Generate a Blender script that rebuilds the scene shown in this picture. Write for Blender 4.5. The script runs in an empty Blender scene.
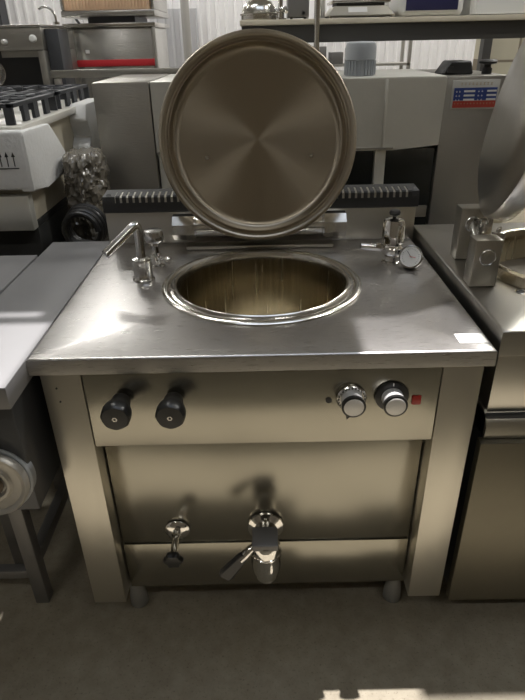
import bpy, bmesh, math, random
from mathutils import Vector, Matrix
random.seed(7)
PI = math.pi
SC = bpy.context.scene
COL = SC.collection

# ---------------------------------------------------------------- materials
def mat_base(name):
    m = bpy.data.materials.new(name); m.use_nodes = True
    nt = m.node_tree
    return m, nt, nt.nodes['Principled BSDF']

def plain(name, col, rough=.5, metal=0., noise=0., scale=20., bump=0., spec=None, coat=0., alpha=None, emit=None):
    m, nt, b = mat_base(name)
    b.inputs['Base Color'].default_value = (*col, 1)
    b.inputs['Roughness'].default_value = rough
    b.inputs['Metallic'].default_value = metal
    if spec is not None: b.inputs['Specular IOR Level'].default_value = spec
    if coat: b.inputs['Coat Weight'].default_value = coat
    if emit:
        b.inputs['Emission Color'].default_value = (*col, 1); b.inputs['Emission Strength'].default_value = emit
    if noise or bump:
        tc = nt.nodes.new('ShaderNodeTexCoord'); n = nt.nodes.new('ShaderNodeTexNoise')
        n.inputs['Scale'].default_value = scale; n.inputs['Detail'].default_value = 6
        nt.links.new(tc.outputs['Object'], n.inputs['Vector'])
        if noise:
            mx = nt.nodes.new('ShaderNodeMix'); mx.data_type = 'RGBA'
            mx.inputs['A'].default_value = (*[c*(1-noise) for c in col], 1)
            mx.inputs['B'].default_value = (*[min(1, c*(1+noise)) for c in col], 1)
            nt.links.new(n.outputs['Fac'], mx.inputs['Factor'])
            nt.links.new(mx.outputs['Result'], b.inputs['Base Color'])
        if bump:
            bp = nt.nodes.new('ShaderNodeBump'); bp.inputs['Strength'].default_value = bump; bp.inputs['Distance'].default_value = .01
            nt.links.new(n.outputs['Fac'], bp.inputs['Height']); nt.links.new(bp.outputs['Normal'], b.inputs['Normal'])
    return m

def steel(name, col=(.62, .60, .56), rough=.3, stretch=(1, 60, 60), metal=1., var=.12, bump=.03, blotch=.06, scratches=0.):
    """brushed steel: noise stretched along the grain drives roughness and a very slight bump"""
    m, nt, b = mat_base(name)
    L = nt.links.new
    tc = nt.nodes.new('ShaderNodeTexCoord')
    mp = nt.nodes.new('ShaderNodeMapping'); mp.inputs['Scale'].default_value = stretch
    n = nt.nodes.new('ShaderNodeTexNoise'); n.inputs['Scale'].default_value = 12; n.inputs['Detail'].default_value = 5
    L(tc.outputs['Object'], mp.inputs['Vector']); L(mp.outputs['Vector'], n.inputs['Vector'])
    mr = nt.nodes.new('ShaderNodeMapRange')
    mr.inputs['To Min'].default_value = max(.02, rough-var); mr.inputs['To Max'].default_value = rough+var
    L(n.outputs['Fac'], mr.inputs['Value']); L(mr.outputs['Result'], b.inputs['Roughness'])
    n2 = nt.nodes.new('ShaderNodeTexNoise'); n2.inputs['Scale'].default_value = 5; n2.inputs['Detail'].default_value = 8
    n2.inputs['Roughness'].default_value = .65
    L(tc.outputs['Object'], n2.inputs['Vector'])
    mx = nt.nodes.new('ShaderNodeMix'); mx.data_type = 'RGBA'
    mx.inputs['A'].default_value = (*[c*(1-blotch) for c in col], 1)
    mx.inputs['B'].default_value = (*[min(1, c*(1+blotch)) for c in col], 1)
    L(n2.outputs['Fac'], mx.inputs['Factor']); L(mx.outputs['Result'], b.inputs['Base Color'])
    bp = nt.nodes.new('ShaderNodeBump'); bp.inputs['Strength'].default_value = bump; bp.inputs['Distance'].default_value = .004
    h = n.outputs['Fac']
    if scratches:
        n3 = nt.nodes.new('ShaderNodeTexNoise'); n3.inputs['Scale'].default_value = 90; n3.inputs['Detail'].default_value = 3
        L(tc.outputs['Object'], n3.inputs['Vector'])
        ad = nt.nodes.new('ShaderNodeMath'); ad.operation = 'MULTIPLY_ADD'; ad.inputs[1].default_value = scratches
        L(n3.outputs['Fac'], ad.inputs[0]); L(h, ad.inputs[2]); h = ad.outputs[0]
    L(h, bp.inputs['Height']); L(bp.outputs['Normal'], b.inputs['Normal'])
    b.inputs['Metallic'].default_value = metal
    return m

M = {}
M['top'] = steel('brushed_steel_top', (.52, .505, .49), .29, (2, 50, 50), metal=.95, var=.06, bump=.02, scratches=.3)
M['table'] = steel('matte_steel_table', (.20, .198, .20), .5, (50, 2, 50), metal=.06, var=.04, bump=.0)
M['panel'] = steel('brushed_steel_panel', (.345, .33, .28), .25, (2, 50, 60), metal=.93, var=.04, bump=.012, blotch=.05)
M['post'] = steel('brushed_steel_post', (.53, .505, .44), .33, (60, 60, 2), metal=.9, var=.06, bump=.03, blotch=.05)
def radial(m, axis, amt):
    nt = m.node_tree; b = nt.nodes['Principled BSDF']
    t = nt.nodes.new('ShaderNodeTangent'); t.direction_type = 'RADIAL'; t.axis = axis
    nt.links.new(t.outputs['Tangent'], b.inputs['Tangent']); b.inputs['Anisotropic'].default_value = amt
    return m
M['pan'] = radial(steel('pan_steel', (.52, .465, .355), .24, (9, 9, .3), var=.10, bump=.25), 'Z', .75)
M['lidin'] = radial(steel('lid_inner_steel', (.44, .385, .30), .34, (3, 3, 3), var=.03, bump=.0, blotch=.03), 'Y', .85)
M['rlid'] = steel('lid_outer_steel', (.50, .48, .44), .30, (3, 3, 3), var=.04, bump=0, blotch=.06)
M['top2'] = steel('worn_steel_top', (.40, .385, .35), .32, (2, 50, 50), var=.06, bump=.03, blotch=.10)
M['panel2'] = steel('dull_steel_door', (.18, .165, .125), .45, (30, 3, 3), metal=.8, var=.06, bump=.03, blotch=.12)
M['rim'] = steel('rim_steel', (.68, .66, .61), .2, (10, 10, 10), var=.05, bump=.01)
M['chrome'] = plain('chrome', (.82, .81, .79), .07, 1.)
M['chrome_dull'] = plain('dull_chrome', (.62, .61, .59), .2, 1.)
M['hinge'] = steel('hinge_steel', (.74, .73, .70), .2, (2, 60, 60), var=.05)
M['back'] = steel('back_steel', (.52, .50, .45), .34, (2, 50, 50), var=.06)
M['mach'] = steel('machine_steel', (.40, .385, .35), .36, (3, 3, 30), metal=.85, var=.08, bump=.25, blotch=.1)
M['machw'] = steel('machine_pale_steel', (.74, .73, .67), .40, (3, 3, 10), metal=.6, var=.08, bump=.15, blotch=.08)
M['cab'] = steel('cabinet_steel', (.62, .61, .58), .25, (2, 30, 30), metal=.9, var=.06, bump=.12)
M['black'] = plain('black_plastic', (.018, .018, .018), .32, spec=.5)
M['blackm'] = plain('black_matt_paint', (.022, .022, .022), .5, bump=.1, scale=200)
M['iron'] = plain('cast_iron', (.045, .048, .055), .55, bump=.3, scale=120)
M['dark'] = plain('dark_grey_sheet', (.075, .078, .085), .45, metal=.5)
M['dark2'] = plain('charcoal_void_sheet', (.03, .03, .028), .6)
M['glass'] = plain('smoked_glass', (.02, .022, .02), .12, spec=.6)
M['white'] = plain('white_plastic', (.78, .78, .76), .4)
M['foam'] = plain('styrofoam', (.74, .74, .725), .75, noise=.04, scale=60, bump=.25)
M['enamel'] = plain('cream_enamel', (.72, .70, .64), .35)
M['cream'] = plain('cream_board', (.58, .53, .42), .6, noise=.1)
M['beam'] = plain('dark_grey_beam', (.085, .083, .08), .55, metal=.3)
M['red'] = plain('red_plastic', (.36, .018, .012), .4)
M['redst'] = plain('red_strip', (.62, .035, .045), .45)
M['grey'] = plain('grey_casting', (.36, .38, .40), .45, metal=.15)
M['frame'] = plain('grey_painted_tube', (.19, .185, .18), .45, metal=.4)
M['hub'] = steel('cast_disc', (.46, .44, .40), .42, (4, 4, 4), metal=.5, blotch=.2)
M['stain'] = plain('brown_stain', (.10, .07, .045), .6, noise=.4, scale=80)
M['foot'] = plain('grey_plastic_foot', (.26, .26, .25), .5)
M['dial'] = plain('white_dial_face', (.80, .80, .78), .35)
M['capw'] = plain('pale_grey_cap', (.74, .73, .71), .4, metal=.2)
M['ink'] = plain('black_ink', (.03, .03, .03), .6)
M['inkred'] = plain('red_ink', (.6, .04, .03), .6)
M['navy'] = plain('navy_panel', (.03, .03, .09), .3)
M['orange'] = plain('orange_tray', (.95, .62, .42), .45, noise=.25, scale=14)
M['paper'] = plain('white_paper', (.80, .79, .76), .7)
M['grtext'] = plain('grey_print', (.42, .42, .42), .7)
M['blue'] = plain('blue_print', (.03, .06, .24), .45)
M['redp'] = plain('red_print', (.45, .06, .04), .45)
M['tan'] = plain('tan_print', (.42, .33, .2), .5)
M['plate'] = plain('pale_sign_plate', (.50, .49, .45), .4)
M['film'] = plain('crumpled_plastic_film', (.15, .135, .11), .22, noise=.5, scale=9, spec=.8)
M['rubber'] = plain('black_rubber', (.015, .015, .016), .35)
M['wood'] = plain('dark_wood_base', (.06, .05, .04), .7)
M['lamp'] = plain('fill_tube', (1, .98, .93), .5, emit=9)  # glowing tube of the added fill lamps
M['pipe'] = plain('galvanised_pipe', (.40, .39, .37), .4, metal=.5)

def floor_mat():
    m, nt, b = mat_base('dirty_concrete'); L = nt.links.new
    tc = nt.nodes.new('ShaderNodeTexCoord')
    def noise(s, d, r=.6):
        n = nt.nodes.new('ShaderNodeTexNoise'); n.inputs['Scale'].default_value = s; n.inputs['Detail'].default_value = d
        n.inputs['Roughness'].default_value = r; L(tc.outputs['Object'], n.inputs['Vector']); return n
    a, c, d = noise(2.2, 8), noise(22, 6), noise(140, 3)
    cr = nt.nodes.new('ShaderNodeValToRGB')
    cr.color_ramp.elements[0].position = .3; cr.color_ramp.elements[0].color = (.21, .18, .13, 1)
    cr.color_ramp.elements[1].position = .72; cr.color_ramp.elements[1].color = (.40, .36, .275, 1)
    mx = nt.nodes.new('ShaderNodeMix'); mx.data_type = 'FLOAT'; mx.inputs['Factor'].default_value = .45
    L(a.outputs['Fac'], mx.inputs['A']); L(c.outputs['Fac'], mx.inputs['B']); L(mx.outputs['Result'], cr.inputs['Fac'])
    sp = nt.nodes.new('ShaderNodeValToRGB')
    sp.color_ramp.elements[0].position = .30; sp.color_ramp.elements[0].color = (.55, .52, .48, 1)
    sp.color_ramp.elements[1].position = .42; sp.color_ramp.elements[1].color = (1, 1, 1, 1)
    L(d.outputs['Fac'], sp.inputs['Fac'])
    mu = nt.nodes.new('ShaderNodeMix'); mu.data_type = 'RGBA'; mu.blend_type = 'MULTIPLY'; mu.inputs['Factor'].default_value = .7
    L(cr.outputs['Color'], mu.inputs['A']); L(sp.outputs['Color'], mu.inputs['B']); L(mu.outputs['Result'], b.inputs['Base Color'])
    b.inputs['Roughness'].default_value = .8
    bp = nt.nodes.new('ShaderNodeBump'); bp.inputs['Strength'].default_value = .35; bp.inputs['Distance'].default_value = .01
    L(c.outputs['Fac'], bp.inputs['Height']); L(bp.outputs['Normal'], b.inputs['Normal'])
    return m
M['floor'] = floor_mat()
M['wallw'] = plain('white_corrugated_sheet', (.80, .79, .80), .45, noise=.03, scale=3)
M['wallg'] = plain('grey_corrugated_sheet', (.50, .50, .52), .5)
M['walld'] = plain('dim_brown_wall', (.24, .21, .165), .8, noise=.15, scale=2)
M['ceil'] = plain('ceiling_sheet', (.40, .39, .36), .8)

def block_mat():
    m, nt, b = mat_base('cream_blockwork'); L = nt.links.new
    tc = nt.nodes.new('ShaderNodeTexCoord'); mp = nt.nodes.new('ShaderNodeMapping'); mp.inputs['Rotation'].default_value = (PI/2, 0, 0)
    br = nt.nodes.new('ShaderNodeTexBrick')
    br.inputs['Color1'].default_value = (.66, .62, .48, 1); br.inputs['Color2'].default_value = (.60, .56, .44, 1); br.inputs['Mortar'].default_value = (.26, .22, .16, 1)
    br.inputs['Scale'].default_value = 1; br.inputs['Brick Width'].default_value = .39; br.inputs['Row Height'].default_value = .19; br.inputs['Mortar Size'].default_value = .008
    L(tc.outputs['Object'], mp.inputs['Vector']); L(mp.outputs['Vector'], br.inputs['Vector']); L(br.outputs['Color'], b.inputs['Base Color'])
    b.inputs['Roughness'].default_value = .85
    return m
M['block'] = block_mat()

# ---------------------------------------------------------------- mesh builder
def frame_z(d):
    d = Vector(d).normalized()
    return d.to_track_quat('Z', 'Y').to_matrix().to_4x4()

class MB:
    def __init__(s): s.bm = bmesh.new()
    def box(s, x0, x1, y0, y1, z0, z1, bev=0., seg=2, mtx=None):
        r = bmesh.ops.create_cube(s.bm, size=1)
        vs = r['verts']
        for v in vs:
            v.co = Vector(((x0+x1)/2+v.co.x*(x1-x0), (y0+y1)/2+v.co.y*(y1-y0), (z0+z1)/2+v.co.z*(z1-z0)))
        if bev:
            es = list({e for v in vs for e in v.link_edges})
            rb = bmesh.ops.bevel(s.bm, geom=es, offset=bev, segments=seg, profile=.5, affect='EDGES')
            if mtx is not None: vs = list({v for f in rb['faces'] for v in f.verts} | {v for v in vs if v.is_valid})
        if mtx is not None:
            for v in vs:
                if v.is_valid: v.co = mtx @ v.co
        return s
    def lathe(s, prof, origin=(0, 0, 0), axis=(0, 0, 1), seg=48, closed=False, mtx=None):
        T = mtx if mtx is not None else Matrix.Translation(Vector(origin)) @ frame_z(axis)
        rings = []
        for (r, z) in prof:
            if r < 1e-6: rings.append([s.bm.verts.new(T @ Vector((0, 0, z)))])
            else: rings.append([s.bm.verts.new(T @ Vector((r*math.cos(2*PI*k/seg), r*math.sin(2*PI*k/seg), z))) for k in range(seg)])
        pairs = list(zip(rings, rings[1:]))
        if closed: pairs.append((rings[-1], rings[0]))
        for a, b in pairs:
            for k in range(seg):
                q = (k+1) % seg
                if len(a) == 1 and len(b) == 1: continue
                if len(a) == 1: s.bm.faces.new((a[0], b[k], b[q]))
                elif len(b) == 1: s.bm.faces.new((a[k], a[q], b[0]))
                else: s.bm.faces.new((a[k], a[q], b[q], b[k]))
        return s
    def cyl(s, a, b, r, r2=None, seg=24, bev=0.):
        a, b = Vector(a), Vector(b); h = (b-a).length; r2 = r if r2 is None else r2
        if bev: p = [(0, 0), (r-bev, 0), (r, bev), (r2, h-bev), (r2-bev, h), (0, h)]
        else: p = [(0, 0), (r, 0), (r2, h), (0, h)]
        return s.lathe(p, a, b-a, seg)
    def tube(s, pts, r, seg=14, cap=True, radii=None):
        pts = [Vector(p) for p in pts]; rings = []; n = len(pts)
        up = None
        for i, p in enumerate(pts):
            t = (pts[min(i+1, n-1)]-pts[max(i-1, 0)]).normalized()
            if up is None: up = t.orthogonal().normalized()
            up = (up - t*up.dot(t)).normalized(); side = t.cross(up)
            rr = radii[i] if radii else r
            rings.append([s.bm.verts.new(p+(up*math.cos(2*PI*k/seg)+side*math.sin(2*PI*k/seg))*rr) for k in range(seg)])
        for a, b in zip(rings, rings[1:]):
            for k in range(seg):
                q = (k+1) % seg; s.bm.faces.new((a[k], a[q], b[q], b[k]))
        if cap:
            s.bm.faces.new(rings[0][::-1]); s.bm.faces.new(rings[-1])
        return s
    def prism(s, poly, off, origin=(0, 0, 0)):
        """poly: 3-D points, extruded by vector off"""
        o = Vector(origin); off = Vector(off)
        a = [s.bm.verts.new(Vector(p)+o) for p in poly]; b = [s.bm.verts.new(Vector(p)+o+off) for p in poly]
        s.bm.faces.new(a[::-1]); s.bm.faces.new(b)
        n = len(a)
        for k in range(n): s.bm.faces.new((a[k], a[(k+1) % n], b[(k+1) % n], b[k]))
        return s
    def rings(s, ring_list, cap_last=False, closed=True):
        R = [[s.bm.verts.new(Vector(p)) for p in r] for r in ring_list]
        n = len(R[0])
        for a, b in zip(R, R[1:]):
            for k in range(n if closed else n-1):
                q = (k+1) % n; s.bm.faces.new((a[k], a[q], b[q], b[k]))
        if cap_last: s.bm.faces.new(R[-1])
        return s
    def build(s, name, m, parent=None, smooth=True, angle=35):
        bm = s.bm
        bmesh.ops.recalc_face_normals(bm, faces=bm.faces[:])
        me = bpy.data.meshes.new(name); bm.to_mesh(me); bm.free()
        me.materials.append(M[m] if isinstance(m, str) else m)
        if smooth:
            me.shade_smooth(); me.set_sharp_from_angle(angle=math.radians(angle))
        o = bpy.data.objects.new(name, me); COL.objects.link(o)
        if parent is not None:
            o.parent = parent
            if parent.type == 'EMPTY': o.location = -Vector(parent.location)
        return o

def thing(name, loc, label, cat, group=None):
    o = bpy.data.objects.new(name, None); COL.objects.link(o); o.location = loc
    o.empty_display_size = .1
    o['label'] = label; o['category'] = cat
    if group: o['group'] = group
    return o
def tag(o, label, cat, group=None):
    o['label'] = label; o['category'] = cat
    if group: o['group'] = group
    return o
def struct(o): o['kind'] = 'structure'; return o
def lab(o, t): o['label'] = t; return o

def arc(c, r, a0, a1, n, u, v):
    c, u, v = Vector(c), Vector(u), Vector(v)
    return [c+(u*math.cos(a0+(a1-a0)*k/n)+v*math.sin(a0+(a1-a0)*k/n))*r for k in range(n+1)]

def rect_ring(x0, x1, y0, y1, z, cx, cy, angs, ins=0.):
    x0 += ins; x1 -= ins; y0 += ins; y1 -= ins
    out = []
    for a in angs:
        dx, dy = math.cos(a), math.sin(a); t = 1e9
        if dx > 1e-9: t = min(t, (x1-cx)/dx)
        if dx < -1e-9: t = min(t, (x0-cx)/dx)
        if dy > 1e-9: t = min(t, (y1-cy)/dy)
        if dy < -1e-9: t = min(t, (y0-cy)/dy)
        out.append((cx+dx*t, cy+dy*t, z))
    return out
def worktop(x0, x1, y0, y1, H, lip, cx, cy, R, name, m, parent, ry=None):
    """steel top with a round hole, rounded edge and folded skirt"""
    ry = ry or R
    angs = sorted([2*PI*k/96 for k in range(96)] + [math.atan2(y-cy, x-cx) % (2*PI) for x in (x0, x1) for y in (y0, y1)])
    hole = lambda z, r: [(cx+r*math.cos(a), cy+r*ry/R*math.sin(a), z) for a in angs]
    rg = [hole(H-.03, R), hole(H, R)]
    for ins, dz in ((.007, 0), (.003, -.001), (.0008, -.003), (0, -.007), (0, -lip+.002), (.002, -lip), (.02, -lip)):
        rg.append(rect_ring(x0, x1, y0, y1, H+dz, cx, cy, angs, ins))
    return MB().rings(rg).build(name, m, parent)

# ================================================================= SETTING
CZ = 4.2
RX0, RX1, RY0, RY1 = -5.0, 5.0, -4.5, 6.2
struct(MB().box(RX0, RX1, RY0, RY1, -.1, 0).build('floor', 'floor'))

def corrugated(name, m, x0, x1, y, z0, z1, pitch=.1, depth=.02, thick=.02):
    xs = []; x = x0; k = 0
    pat = [(0, 0), (.55, 0), (.65, 1), (.90, 1)]
    pts = []
    while x < x1:
        for f, d in pat:
            if x+f*pitch < x1: pts.append((x+f*pitch, y-d*depth))
        x += pitch
    pts.append((x1, y))
    mb = MB()
    a = [mb.bm.verts.new((p[0], p[1], z0)) for p in pts]; b = [mb.bm.verts.new((p[0], p[1], z1)) for p in pts]
    c = [mb.bm.verts.new((p[0], y+thick, z0)) for p in pts]; d = [mb.bm.verts.new((p[0], y+thick, z1)) for p in pts]
    n = len(pts)
    for k in range(n-1):
        mb.bm.faces.new((a[k], a[k+1], b[k+1], b[k])); mb.bm.faces.new((c[k], c[k+1], d[k+1], d[k]))
        mb.bm.faces.new((a[k], a[k+1], c[k+1], c[k])); mb.bm.faces.new((b[k], b[k+1], d[k+1], d[k]))
    mb.bm.faces.new((a[0], b[0], d[0], c[0])); mb.bm.faces.new((a[-1], b[-1], d[-1], c[-1]))
    return mb.build(name, m, angle=20)
struct(corrugated('wall_back', 'wallw', RX0, RX1, RY1-.0, 0, CZ))
struct(MB().box(RX0-.1, RX0, RY0, RY1+.02, 0, CZ).build('wall_left', 'wallw'))
struct(MB().box(RX1, RX1+.1, RY0, RY1+.02, 0, CZ).build('wall_right', 'walld'))
struct(MB().box(RX0-.1, RX1+.1, RY0-.1, RY0, 0, CZ).build('wall_front', 'walld'))
# grey corrugated door leaf in the back wall
struct(corrugated('door_1', 'wallg', -1.16, -.64, 6.10, 0, 1.80, pitch=.09, depth=.018))
# blockwork pier and its steel post at the right
struct(MB().box(1.56, 1.86, 3.2, 3.5, 0, CZ).build('trim_1', 'block'))
struct(MB().box(1.495, 1.55, 3.15, 3.22, 0, CZ).build('trim_2', 'beam'))
struct(MB().cyl((-.745, 5.9, 0), (-.745, 5.9, CZ), .045).build('trim_3', 'pipe'))
struct(MB().box(-3.05, -2.69, 5.9, 6.1, 0, CZ).build('trim_4', 'dark'))

# unseen ceiling with roof lights, outlines shaped to throw sun patches and floor bounce
holeR = [(-.80, -.22), (1.5, -.22), (1.5, .64), (.812, .64), (.812, .81), (.80, .905), (.66, .843), (.55, .841), (.55, .50), (-.17, .50), (-.17, .846), (-.80, .846)]
holeS = [(-.80, .884), (-.212, .884), (-.212, .908), (-.80, .908)]
def ceiling():
    bm = bmesh.new(); es = []
    for poly in ([(RX0-.1, RY0-.1), (RX1+.1, RY0-.1), (RX1+.1, RY1+.1), (RX0-.1, RY1+.1)], holeR, holeS):
        vs = [bm.verts.new((x, y, CZ)) for x, y in poly]
        for k in range(len(vs)): es.append(bm.edges.new((vs[k], vs[(k+1) % len(vs)])))
    bmesh.ops.triangle_fill(bm, use_beauty=True, use_dissolve=False, edges=es)
    r = bmesh.ops.extrude_face_region(bm, geom=bm.faces[:])
    for v in r['geom']:
        if isinstance(v, bmesh.types.BMVert): v.co.z += .012
    mb = MB(); mb.bm.free(); mb.bm = bm
    return mb.build('ceiling', 'ceil', smooth=False)
struct(ceiling())

# ================================================================= MAIN KETTLE
H = .90
K = thing('boiling_kettle', (0, .38, 0), 'stainless boiling kettle in the middle, its round lid standing open', 'boiling kettle')
worktop(-.5, .5, -.012, .765, H, .04, .003, .395, .262, 'worktop', 'top', K)
# pan: raised ring, inner bead and the well
pan = MB()
pr = [(.272, .0002), (.271, .004), (.266, .0075), (.259, .0085), (.253, .006), (.249, .003), (.244, .004), (.240, .0095), (.236, .0115), (.231, .0095), (.2275, .002),
      (.226, -.012), (.225, -.10), (.225, -.26), (.215, -.31), (.18, -.345), (.10, -.36), (0, -.362)]
pan.lathe([(r, z+H) for r, z in pr], (.003, .397, 0), seg=96)
MBpan = pan.build('pan_well', 'pan', K)
MBpan.data.materials.append(M['rim'])
for p in MBpan.data.polygons:
    if p.center.z > H-.006 : p.material_index = 1
# body
for s in (-1, 1):
    xo, xi = .480*s, .392*s
    MB().box(min(xo, xi), max(xo, xi), -.008, .075, .118, .862, .0025).build('corner_post', 'post', K)
    sp = MB().box(min(.470*s, .474*s), max(.470*s, .474*s), .076, .74, .12, .861).build('side_panel', 'post', K)
    if s < 0:
        for (sx, sz) in ((-.449, .826), (-.447, .791)): MB().cyl((sx, -.0076, sz), (sx, -.010, sz), .0022, seg=10).build('screw', 'ink', K)
MB().box(-.472, .472, .738, .742, .12, .861).build('rear_panel', 'post', K)
MB().box(-.3905, .3905, -.0065, .060, .662, .8615, .0025).build('control_panel', 'panel', K)
MB().box(-.3885, .3885, .048, .062, .288, .668, .001).build('upper_front_panel', 'panel', K)
MB().box(-.3885, .3885, .045, .062, .117, .2845, .0015).build('lower_front_panel', 'panel', K)
MB().box(-.47, .47, .074, .735, .119, .125).build('bottom_plate', 'post', K)
for fx in (-.385, .376):
    for fy in (.085, .68):
        MB().lathe([(0, 0), (.024, 0), (.0265, .004), (.0255, .03), (.019, .085), (.0185, .118), (0, .118)], (fx, fy, 0), seg=24).build('foot', 'foot', K)
# backsplash and vent grille
MB().box(-.498, .508, .766, .79, .86, 1.005, .003).build('backsplash', 'back', K)
vg = MB()
vg.prism([(-.499, .762, 1.003), (-.499, .756, 1.007), (-.499, .756, 1.036), (-.499, .759, 1.045), (-.499, .762, 1.055), (-.499, .84, 1.060), (-.499, .84, 1.004)], (1.011, 0, 0))
vent = vg.build('vent_grille', 'blackm', K)
fin = MB()
nfin = 47
for k in range(nfin):
    x = -.455 + .93*k/(nfin-1)
    fin.prism([(x, .7535, 1.036), (x, .7535, 1.054), (x, .757, 1.0585), (x, .80, 1.063), (x, .80, 1.055), (x, .765, 1.036)], (.0128, 0, 0))
lab(fin.build('fin', 'blackm', vent), 'row of upright black fins')
sl = MB(); sl.prism([(-.458, .755, 1.037), (-.458, .757, 1.053), (-.458, .765, 1.0565), (-.458, .80, 1.0605), (-.458, .80, 1.055), (-.458, .77, 1.037)], (.945, 0, 0))  # added strip, its pale tone imitates light coming through the slits
lab(sl.build('slit_light_strip', 'back', vent), 'pale steel strip standing in for light behind the slits')
for x in (-.480, .500): MB().cyl((x, .775, 1.050), (x, .771, 1.0580), .008, seg=16).build('screw_recess', 'ink', vent)
# hinge roller
hy, hz = .712, .968
MB().cyl((-.200, hy, hz), (.200, hy, hz), .0335, seg=40, bev=.002).build('hinge_tube', 'hinge', K)
for s in (-1, 1):
    def octo(r, x):
        return [(x, hy+r*math.cos(2*PI*(k+.5)/8), hz+r*math.sin(2*PI*(k+.5)/8)) for k in range(8)]
    a = .204 if s > 0 else -.272; 
    MB().prism(octo(.041, a), (.068, 0, 0)).build('hinge_end_block', 'rim', K)
    MB().cyl((s*.199, hy, hz), (s*.205, hy, hz), .037, seg=32).build('hinge_collar', 'chrome_dull', K)
MB().box(-.235, .235, .683, .735, .9003, .912, .004).build('hinge_base', 'back', K)
# lid : lathe whose local +z is the inside of the lid, facing the viewer
def lid_mesh(mb, T, R, seg=96):
    prof = [(0, -.030), (.12*R/.2875, -.028), (R*.80, -.020), (R*.95, -.004), (R-.010, .004), (R-.001, .006), (R, .011), (R-.001, .030), (R-.004, .034), (R-.010, .0345), (R-.016, .031),
            (R-.019, .026), (R-.024, .025), (R-.028, .028), (R-.031, .0275), (R-.034, .020), (R-.038, .008), (R-.046, .002), (R-.060, -.001), (R*.5, -.006), (.12*R/.2875, -.010), (0, -.011)]
    return mb.lathe(prof, mtx=T, seg=seg)
tilt = math.radians(9)
lc = Vector((.001, .702, 1.224))
LN = Vector((0, -math.cos(tilt), math.sin(tilt)*1.0))   # inside normal: to the viewer and slightly up
T = Matrix.Translation(lc) @ frame_z(LN)
lid = lid_mesh(MB(), T, .288).build('lid', 'lidin' if 'lidin' in M else 'pan', K)
for sx in (-.152, .158):
    q = lc + Vector((sx, -.0, -.045)); q = q + LN*(-.008)
    b = MB(); b.lathe([(0, 0), (.0115, 0), (.0115, .006), (.0065, .008), (.0065, .016), (0, .017)], q, LN, seg=6)
    lab(b.build('lid_bolt', 'chrome_dull', lid), 'small bolt end on the inside of the lid')
br = MB()
br.box(-.12, .12, .715, .745, .96, 1.04, .004)
br.build('lid_bracket', 'hinge', K)

# black gas knobs
for kx in (-.309, -.194):
    base = Vector((kx, -.0065, .798)); d = Vector((0, -1, -.02)).normalized()
    st = MB().cyl(base, base+d*.03, .017, seg=24)
    kb = MB(); n = 8
    T = Matrix.Translation(base+d*.012) @ frame_z(d)
    rg = []
    for (r, z, lob) in ((.020, 0, 0), (.022, .014, 0), (.0255, .028, .3), (.0295, .038, 1), (.0320, .050, 1), (.0315, .062, 1), (.0275, .069, .8), (.010, .0695, 0)):
        rg.append([T @ Vector(((r*(1+0.014*lob*math.cos(n*2*PI*k/64)))*math.cos(2*PI*k/64), (r*(1+0.014*lob*math.cos(n*2*PI*k/64)))*math.sin(2*PI*k/64), z)) for k in range(64)])
    kb.rings(rg, cap_last=True)
    kn = kb.build('gas_knob', 'black', K)
    p = base+d*.0815
    lab(MB().lathe([(.0030, -.002), (.0030, .0012), (.0060, .0012), (.0064, -.002)], p, d, seg=6, closed=True).build('knob_screw', 'chrome_dull', kn), 'small steel hex ring in the knob')
# thermostat dials
for i, kx in enumerate((.196, .286)):
    base = Vector((kx, -.0065, .788)); d = Vector((0, -1, 0))
    if i == 0:
        dk = MB().lathe([(0, 0), (.031, 0), (.033, .002), (.033, .010), (.030, .013), (0, .013)], base, d, seg=48).build('thermostat_dial', 'chrome_dull', K)
        tk = MB()
        for k in range(24):
            a = 2*PI*k/24
            c = base+d*.0132+Vector((math.cos(a)*.0285, 0, math.sin(a)*.0285)); tk.box(c.x-.0012, c.x+.0012, c.y-.0006, c.y+.0006, c.z-.002, c.z+.002)
        lab(tk.build('scale_mark', 'ink', dk), 'ring of dark marks around the dial')
    else:
        dk = MB().lathe([(0, 0), (.036, 0), (.038, .002), (.037, .006), (.030, .008), (0, .008)], base, d, seg=48).build('thermostat_dial', 'black', K)
        lab(MB().box(kx-.0012, kx+.0012, -.0165, -.0135, .788+.030, .788+.036).build('scale_mark', 'dial', dk), 'white index mark')
    lab(MB().lathe([(0, .008), (.024, .008), (.0235, .030), (.0245, .032), (.0245, .037), (0, .037)], base, d, seg=40).build('dial_grip', 'capw', dk), 'silver dial grip')
    lab(MB().lathe([(.0215, .036), (.0262, .036), (.0262, .044), (.0215, .045)], base, d, seg=40, closed=True).build('dial_band', 'black', dk), 'black band round the cap')
    lab(MB().lathe([(0, .038), (.0216, .038), (.0216, .0455), (.020, .0465), (0, .0468)], base, d, seg=40).build('dial_cap', 'capw', dk), 'pale disc cap')
    if i == 0:
        MB().prism([(kx-.012, -.020, .768), (kx-.006, -.020, .764), (kx-.014, -.020, .756)], (0, -.03, 0)).build('pointer', 'black', dk)
MB().box(.332, .353, -.010, -.004, .763, .787, .003).build('indicator_lamp', 'red', K)
MB().lathe([(0, 0), (.0055, 0), (.007, .001), (.007, .0025), (0, .003)], (.147, -.006, .779), (0, -1, 0), seg=20).build('reset_button', 'ink', K)

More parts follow.
